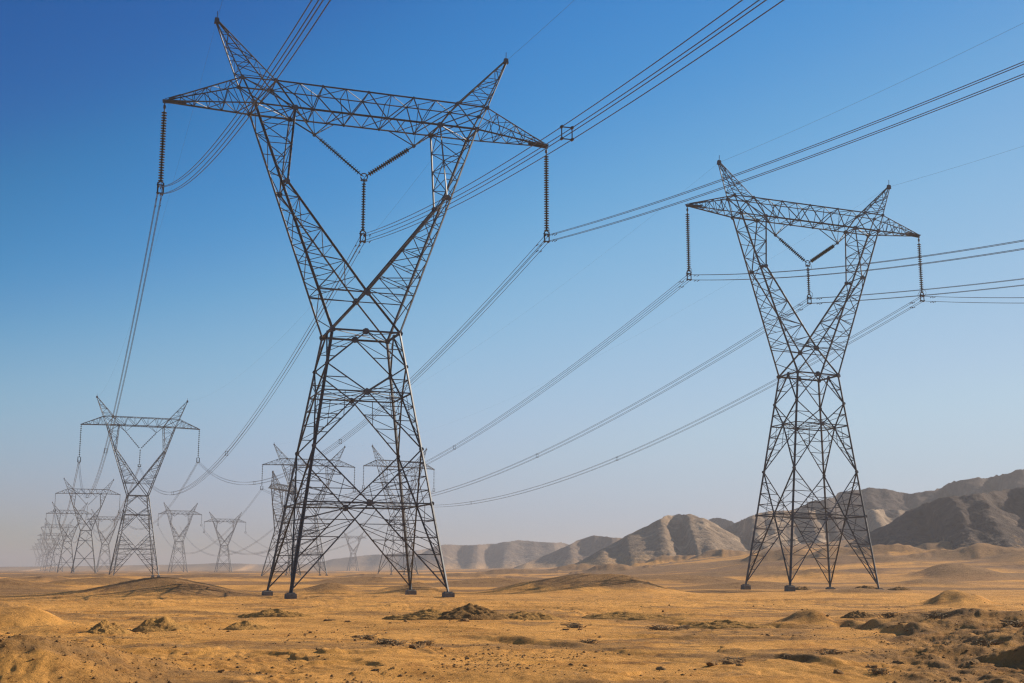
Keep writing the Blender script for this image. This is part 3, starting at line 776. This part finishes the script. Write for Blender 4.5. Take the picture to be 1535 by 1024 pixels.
# ------------------------------------------------------------------ conductors
SPT = .197
GC = 'four-wire conductor bundles strung between the pylons'
def span(p, q, S, n):
    t = np.linspace(0, 1, n); P = p[None]+(q-p)[None]*t[:, None]; P[:, 2] -= 4*S*t*(1-t); return P
def bundle(p, q, S, label, r=.024, detail=True, n=90, spacers=(), h=.28, he=.17):
    p = np.asarray(p, float); q = np.asarray(q, float)
    d = unit((q-p)*[1, 1, 0]); e = np.array([-d[1], d[0], 0]); up = np.array([0, 0, 1.])
    base = span(p, q, S, n)
    if not detail:
        m = MB()
        for a, b in ((-1, 0.9), (1, 0.9), (-1, -.9), (1, -.9)): m.tube(base+e*a*he+up*b*h-p, r, 4)
        o = m.build('conductor_bundle', WIRE); o.location = p; return tag(o, label, 'power line', GC)
    root = empty('conductor_bundle', p); tag(root, label, 'power line', GC)
    for a in (-1, 1):
        for b in (-1, 1):
            m = MB(); w = base+e*a*he+up*b*h-p
            m.tube(w, r, 6); ob = m.build('conductor_wire', WIRE, root)
            L = np.linalg.norm(q-p)
            for sd in (1.9,):
                t = sd/L; c = p+(q-p)*t; c = c-p+e*a*he+up*(b*h-4*S*t*(1-t)-.09)
                k = MB(); k.lathe(c-d*.24, c+d*.24, [(0, .04), (.12, .045), (.14, .015), (.34, .015), (.36, .045), (.48, .04)], 6)
                k.build('vibration_damper', FIT, ob)
    for t in spacers:
        c = (p+(q-p)*t)-p; c[2] -= 4*S*t*(1-t); k = MB()
        cs = [c+e*a*he+up*b*h for a, b in ((-1, -1), (1, -1), (1, 1), (-1, 1))]
        for i in range(4):
            k.bar(cs[i], cs[(i+1) % 4], .045, d); k.lathe(cs[i]-d*.12, cs[i]+d*.12, [(0, .05), (.06, .075), (.18, .075), (.24, .05)], 6)
        k.build('spacer', FIT, root)
    return root
def near_end(p, az, dz, L=260): return np.array([p[0]+math.sin(az)*L, p[1]-math.cos(az)*L, p[2]+dz])
nm = {'l': 'left', 'c': 'middle', 'r': 'right'}
for kx, az, dz, S, sp in (('l', .34, 4, 20, (.34,)), ('c', .3, 4, 14, (SPT,)), ('r', .34, 0, 10, (.36,))):
    bundle(A1[kx], near_end(A1[kx], az, dz), S, 'four-wire bundle rising from the nearest pylon\'s %s string overhead to the viewer' % nm[kx], .020, spacers=sp, he={'c': .25, 'l': .09, 'r': .12}[kx])
for kx, az, S in (('l', .28, 15), ('c', .36, 11), ('r', .32, 15)):
    bundle(B1[kx], near_end(B1[kx], az, 0), S, 'four-wire bundle from the right-hand pylon\'s %s string to the right edge' % nm[kx], .021, spacers=(.22,))
for kx, S in (('l', 16.5), ('c', 13.75), ('r', 13.0)):
    bundle(A1[kx], A2[kx], S, 'four-wire bundle sagging from the nearest pylon\'s %s string to the left-hand row' % nm[kx], .023, spacers=(.3, .6))
for kx, S in (('l', 12), ('c', 11.2), ('r', 13.0)):
    bundle(B1[kx], B2[kx], S, 'four-wire bundle sagging from the right-hand pylon\'s %s string behind the nearest pylon' % nm[kx], .022, spacers=(.27, .55))
for kx in 'lcr':
    bundle(A2[kx], A3[kx], 14, 'far bundle behind the %s string of the left-hand row\'s largest pylon' % nm[kx], .03, False, 50)
    bundle(B2[kx], B3[kx], 22, 'far bundle beyond the %s arm of the pylon framed by the nearest one' % nm[kx], .028, False, 50)
    bundle(C1[kx], C2[kx], 22, 'far bundle from the turned pylon\'s %s string to the small lone pylon' % nm[kx], .028, False, 50)
    bundle(A3[kx], A4[kx], 14, 'hazy bundle beyond the %s arm of the second largest left-row pylon' % nm[kx], .035, False, 40)
    bundle(A4[kx], A5[kx], 12, 'very hazy bundle beyond the %s arm of the third left-row pylon' % nm[kx], .04, False, 30)
def peakp(D, t, yaw, lean, sz, s): return wl((D['peak'][0]*s, 0, D['peak'][2]), t, yaw, lean, sz)
def earth(p, q, S, label, r):
    m = MB(); m.tube(span(p, q, S, 60)-p, r, 5); o = m.build('earth_wire', WIRE); o.location = p
    tag(o, label, 'earth wire', 'thin earth wires on the pylon peaks')
for s, w in ((-1, 'left'), (1, 'right')):
    a = peakp(DIM_A, TA, YA, 0, 1, s); b = peakp(DIM_B, TB, YB, LEAN, 1, s)
    earth(a, near_end(a, .31, 0), 8, 'thin earth wire rising towards the viewer from the %s peak of the nearest pylon' % w, .010)
    earth(b, near_end(b, .30, 0), 8, 'thin earth wire from the %s peak of the right-hand pylon to the right edge' % w, .009)
    earth(a, peakp(DIM_A, tA2, .413, 0, 1.08, s), 7, 'thin earth wire from the %s peak of the nearest pylon to the left-hand row' % w, .006)
    earth(b, peakp(DIM_A, tB2, .36, 0, .97, s), 7, 'thin earth wire from the %s peak of the right-hand pylon into the distance' % w, .0045)

# ------------------------------------------------------------------ heaps, stones, scrub
def heap(px, py, w, h, depth, mat, label, seed, lumpy=.12, peak=1.0, ox=0., name='dirt_mound', d=None, skew=0.):
    """a mound whose foot centre is seen at (px, py); w and h in metres"""
    if d is None: cx, cy = gp(px, py)
    else: cx, cy = d*az_of(px), d
    n = 90; t = np.linspace(-1.25, 1.25, n); U, Vv = np.meshgrid(t, t)
    x = U*w/2; y = Vv*depth/2
    Us = np.where(U < 0, U*(1+skew), U*(1-.25*skew))
    q = np.hypot(Us+.12*fbm(U*2.3+seed, Vv*2.3, 3, seed), Vv+.12*fbm(U*2.3, Vv*2.3+seed, 3, seed+1))
    bell = np.clip(1-q, 0, 1)**peak
    bell = bell*(1+.55*fbm(U*2.2+seed, Vv*2.2, 4, seed+2))
    z = h*bell+h*lumpy*fbm(U*7, Vv*7, 4, seed+3)*sstep(0, .25, bell)+h*lumpy*.8*np.clip(fbm(U*13, Vv*13, 3, seed+4), 0, 1)*sstep(0, .15, bell)
    g0 = terrain(cx+x, cy+y)
    zz = g0+np.where(bell > .002, z+.005, -.12)
    V = np.stack([x, y, zz], -1).reshape(-1, 3)
    ii = np.arange(n*n).reshape(n, n)
    F = np.stack([ii[:-1, :-1], ii[:-1, 1:], ii[1:, 1:], ii[1:, :-1]], -1).reshape(-1, 4)
    o = link(name, npmesh(name, V, F, mat, True)); o.location = (cx, cy, 0)
    return tag(o, label, 'mound', 'dug heaps of earth lying on the plain')
heap(160, 947, 1.6, .42, 1.8, EARTH, 'small pointed sand mound at left, the smaller of two', 3, .10, .9, skew=.6)
heap(236, 942, 2.6, .46, 2.4, EARTH, 'pointed sand mound with a dark left flank, larger of the two at left', 5, .10, .95, skew=.7)
heap(370, 938, 2.2, .40, 2.0, EARTH, 'low pale cone of soil left of the nearest pylon legs, in the foreground', 8, .10, skew=.4)
heap(705, 930, 3.7, .62, 2.6, DARKEARTH, 'dark dug heap of clods below the right legs of the nearest pylon', 13, .13, .85)
heap(645, 930, 4.4, .34, 1.9, EARTH, 'low rubble strip joining the left side of the dark dug heap', 17, .22, .8)
heap(785, 929, 3.4, .30, 1.8, EARTH, 'low rubble strip trailing right from the dark dug heap', 19, .22, .8)
heap(950, 926, 4.8, .28, 2.0, EARTH, 'long low dark bank right of the dark dug heap', 21, .22, .8)
heap(1085, 939, 4.0, .24, 1.4, EARTH, 'thin crumbly bank below and left of the right-hand pylon', 22, .22, .8)
heap(415, 923, 3.6, .32, 1.8, EARTH, 'flat rough bank just below the left legs of the nearest pylon', 25, .22, .8)
heap(1283, 925, 1.7, .26, 1.2, DARKEARTH, 'short dark bank beside the pale round mound on the right', 29, .2)
heap(1200, 884, 2.3, .36, 2.4, DARKEARTH, 'dark dug soil beside the second footing of the right-hand pylon', 31, .2, .7, d=138.5)
heap(1298, 883, 3.3, .42, 2.4, DARKEARTH, 'dark dug soil left of the rightmost footing of the right-hand pylon', 33, .2, .7, d=139)
heap(1346, 884, 2.7, .36, 2.4, DARKEARTH, 'dark dug soil right of the rightmost footing of the right-hand pylon', 35, .2, .7, d=138)

def stone_mesh(seed, n=3):
    import bmesh
    bm = bmesh.new(); bmesh.ops.create_icosphere(bm, subdivisions=n, radius=1)
    rs = np.random.default_rng(seed); off = rs.uniform(0, 50, 3)
    for v in bm.verts:
        c = v.co
        k = 1+.42*float(vnoise(np.array([c.x*1.3+off[0]]), np.array([c.y*1.3+c.z*1.7+off[1]]), seed)[0])+.28*float(vnoise(np.array([c.x*3.4+off[1]]), np.array([c.y*3.4+c.z*3+off[2]]), seed)[0])+.14*float(vnoise(np.array([c.x*9+off[1]]), np.array([c.y*9+c.z*8+off[2]]), seed+1)[0])
        v.co = Vector((c.x*k*1.3, c.y*k, c.z*k*.62))
    me = bpy.data.meshes.new('clod'); bm.to_mesh(me); bm.free(); me.materials.append(ROCK); return me
stones = [stone_mesh(s) for s in (2, 4, 6, 9)]
CL = [(628, 973, .24), (640, 970, .16), (612, 977, .12), (1090, 1001, .2), (1110, 1004, .1), (1072, 1003, .16), (858, 939, .26), (870, 941, .16), (846, 941, .15), (540, 955, .14), (552, 958, .18), (136, 962, .2), (120, 964, .12),
 (1170, 991, .12), (900, 953, .1), (980, 1010, .12), (1300, 1003, .13), (1330, 995, .11), (1265, 985, .13), (1240, 1012, .15), (1385, 975, .2), (1420, 985, .18), (1460, 1000, .22), (1500, 985, .2), (1440, 960, .25), (1350, 950, .2), (1515, 1010, .2),
 (270, 975, .12), (250, 972, .1), (290, 981, .11), (215, 968, .1), (860, 1000, .1), (760, 1003, .08), (700, 990, .08), (420, 965, .1), (480, 985, .09), (340, 1008, .1), (560, 1010, .08), (1040, 955, .11), (980, 940, .14), (1010, 943, .16), (500, 931, .2), (520, 932, .15), (690, 934, .25), (1400, 935, .2), (1150, 955, .12)]
for i, (px, py, s) in enumerate(CL):
    x, y = gp(px, py); x += rng.normal(0, .1)
    o = link('clod', stones[i % 4]); o.location = (x, y, tz(x, y)+s*.02); o.scale = (s*.78, s*.62, s*rng.uniform(.55, .85))
    o.rotation_euler = (rng.uniform(-.2, .2), rng.uniform(-.2, .2), rng.uniform(0, 6.3))
    tag(o, 'small dark clod of hard earth lying on the sandy foreground', 'clod', 'clods scattered over the foreground')

def gravel(n):
    base = np.array([[1, 0, 0], [-1, 0, 0], [0, 1, 0], [0, -1, 0], [0, 0, 1], [0, 0, -1], [.6, .6, .5], [-.6, .6, .4]], float)
    tri = np.array([[0, 2, 4], [2, 1, 4], [1, 3, 4], [3, 0, 4], [2, 0, 5], [1, 2, 5], [3, 1, 5], [0, 3, 5]])
    px = rng.uniform(-30, 1570, n); u = rng.uniform(0, 1, n); d = 1/(1/18+(1/85-1/18)*u**.8)
    x = d*az_of(px)+rng.normal(0, .1, n); y = d
    # stones gather in patches
    keep = (fbm(x/3.1, y/4.0, 3, 90)+.35*rng.uniform(-1, 1, n)+np.where(x/y > .27, .3, 0)+np.where((x/y < -.25) & (y < 32), .3, 0)) > .12
    x, y = x[keep], y[keep]; m = len(x)
    s = np.exp(rng.normal(-4.3, .6, m)); s = np.minimum(s, np.where(y < 34, .05, .09))
    z = terrain(x, y)
    a = rng.uniform(0, 6.28, m)
    B = base[:6][None]*(1+.35*rng.uniform(-1, 1, (m, 6, 1)))*s[:, None, None]*np.array([1.2, 1, .7])
    c, sn = np.cos(a)[:, None], np.sin(a)[:, None]
    X = B[..., 0]*c-B[..., 1]*sn+x[:, None]; Y = B[..., 0]*sn+B[..., 1]*c+y[:, None]; Z = B[..., 2]+z[:, None]+s[:, None]*.25
    V = np.stack([X, Y, Z], -1).reshape(-1, 3)
    F = (tri[None]+6*np.arange(m)[:, None, None]).reshape(-1, 3)
    o = link('gravel', npmesh('gravel', V, F, ROCK)); tag(o, 'grit and small stones strewn over the sandy foreground', 'gravel', kind='stuff')
gravel(24000)

def scrub_mesh(seed):
    rs = np.random.default_rng(seed); m = MB()
    for _ in range(70):
        a = rs.uniform(0, 6.28); l = rs.uniform(.12, .34); t = rs.uniform(.25, 1.2)
        p0 = np.array([rs.normal(0, .12), rs.normal(0, .1), -.02])
        p1 = p0+np.array([math.cos(a)*math.sin(t)*l*.6, math.sin(a)*math.sin(t)*l*.6, math.cos(t)*l*.6])
        p2 = p1+np.array([math.cos(a)*l*.5, math.sin(a)*l*.5, .02])
        m.tube([p0, p1, p2], .008, 3)
    return m.mesh('dry_shrub', TUFT)
sm = [scrub_mesh(s) for s in (1, 2, 3)]
for i, (px, py, s) in enumerate([(583, 965, 1.2), (596, 966, .8), (1095, 999, 1.0), (635, 971, 1.0), (1400, 952, 1.4), (1330, 944, 1.3), (1470, 975, 1.3), (1240, 985, .9), (1175, 988, .8), (860, 938, 1.4), (990, 942, 1.3), (1020, 944, 1.2), (550, 957, 1.0), (880, 965, .9), (1310, 1012, .8), (1520, 960, 1.5)]):
    x, y = gp(px, py)
    o = link('dry_shrub', sm[i % 3]); o.location = (x, y, tz(x, y)); o.scale = (s, s, s*.8); o.rotation_euler = (0, 0, i*1.3)
    tag(o, 'small dead dry shrub growing low on the sandy foreground', 'shrub', 'dead shrubs on the plain')

# ------------------------------------------------------------------ air
HAZE_D = .00032
bpyb = MB(); bpyb.box((0, 3900, 41), 13000, 10200, 92)
hm, nt, b = new_mat('haze_air')
nt.nodes.remove(b)
pv = N(nt, 'ShaderNodeVolumePrincipled'); pv.inputs['Density'].default_value = HAZE_D; pv.inputs['Color'].default_value = (.66, .67, .72, 1); pv.inputs['Anisotropy'].default_value = .3
nt.links.new(pv.outputs[0], nt.nodes['Material Output'].inputs['Volume'])
hm.cycles.volume_sampling = 'DISTANCE'; hm.cycles.homogeneous_volume = True
hz = bpyb.build('haze', hm); tag(hz, kind='stuff')

# ------------------------------------------------------------------ light
SUN_AZ, SUN_EL = R(65), R(25)                  # azimuth to the right of the viewing direction
w = bpy.data.worlds.new('World'); sc.world = w; w.use_nodes = True
nt = w.node_tree; bg = nt.nodes['Background']
sky = nt.nodes.new('ShaderNodeTexSky'); sky.sky_type = 'NISHITA'; sky.sun_disc = False
sky.sun_elevation = SUN_EL; sky.sun_rotation = SUN_AZ
sky.air_density = 1.0; sky.dust_density = .3; sky.ozone_density = 3.0
def vmul(a, k):
    n = N(nt, 'ShaderNodeVectorMath', operation='MULTIPLY'); nt.links.new(a, n.inputs[0])
    if hasattr(k, 'links'): nt.links.new(k, n.inputs[1])
    else: n.inputs[1].default_value = k
    return n.outputs[0]
cur = N(nt, 'ShaderNodeRGBCurve')              # the film response of a polarised, saturated sky
for i, pts in enumerate(([(0, 0), (.10, .004), (.15, .038), (.185, .105), (.215, .18), (.25, .25), (.31, .335), (.423, .44), (.552, .5), (1, .62)],
                         [(0, 0), (.185, .105), (.235, .20), (.287, .295), (.34, .40), (.40, .48), (.55, .58), (.62, .63), (1, .75)],
                         [(0, 0), (.342, .39), (.451, .6), (.539, .69), (.578, .72), (.767, .78), (1, .85)])):
    cv = cur.mapping.curves[i]; cv.points[0].location = pts[0]; cv.points[1].location = pts[-1]
    for q in pts[1:-1]: cv.points.new(*q)
cur.mapping.use_clip = False; cur.mapping.update()
sx = N(nt, 'ShaderNodeSeparateXYZ'); nt.links.new(N(nt, 'ShaderNodeTexCoord').outputs['Generated'], sx.inputs[0])
xx = sx.outputs['X']
pol = math_node(nt, 'ADD', math_node(nt, 'SUBTRACT', 1.075, math_node(nt, 'MULTIPLY', math_node(nt, 'MULTIPLY', xx, xx), .85)), math_node(nt, 'MULTIPLY', xx, .03))
pol = math_node(nt, 'MULTIPLY', math_node(nt, 'MAXIMUM', pol, .82), .1)
pc = N(nt, 'ShaderNodeCombineXYZ')
for q in range(3): nt.links.new(pol, pc.inputs[q])
nt.links.new(vmul(sky.outputs[0], pc.outputs[0]), cur.inputs['Color'])
mr = N(nt, 'ShaderNodeMapRange', interpolation_type='SMOOTHERSTEP'); mr.inputs['From Min'].default_value = -.02; mr.inputs['From Max'].default_value = .16
nt.links.new(sx.outputs['Z'], mr.inputs['Value'])   # dust low over the desert
dust = mixc(nt, mr.outputs[0], (.80, .72, .82), (1, 1, 1))
hi = N(nt, 'ShaderNodeMapRange', interpolation_type='SMOOTHERSTEP'); hi.inputs['From Min'].default_value = .48; hi.inputs['From Max'].default_value = .8
nt.links.new(sx.outputs['Z'], hi.inputs['Value'])   # unseen zenith tinted warm, added to neutralise the blue-green ground shadows
skyc = mixc(nt, hi.outputs[0], vmul(vmul(cur.outputs[0], dust), (10, 10, 10)), vmul(sky.outputs[0], (1.35, 1.0, .72)))
nt.links.new(skyc, bg.inputs['Color']); bg.inputs['Strength'].default_value = .08
sd = bpy.data.lights.new('sun', 'SUN'); so = bpy.data.objects.new('sun', sd); COL.objects.link(so)
sd.energy = 5.0; sd.angle = R(.5); sd.color = (1.0, .88, .72)
dv = Vector((math.sin(SUN_AZ)*math.cos(SUN_EL), math.cos(SUN_AZ)*math.cos(SUN_EL), math.sin(SUN_EL)))
so.rotation_euler = dv.to_track_quat('Z', 'Y').to_euler(); so.location = (60, 60, 120)

sc.view_settings.view_transform = 'Standard'; sc.view_settings.look = 'None'; sc.view_settings.gamma = 1
sc.view_settings.exposure = .32
sc.render.engine = 'CYCLES'
sc.cycles.denoising_prefilter = 'NONE'; sc.cycles.use_adaptive_sampling = False; sc.cycles.filter_width = 1.3
sc.cycles.max_bounces = 6; sc.cycles.volume_bounces = 1
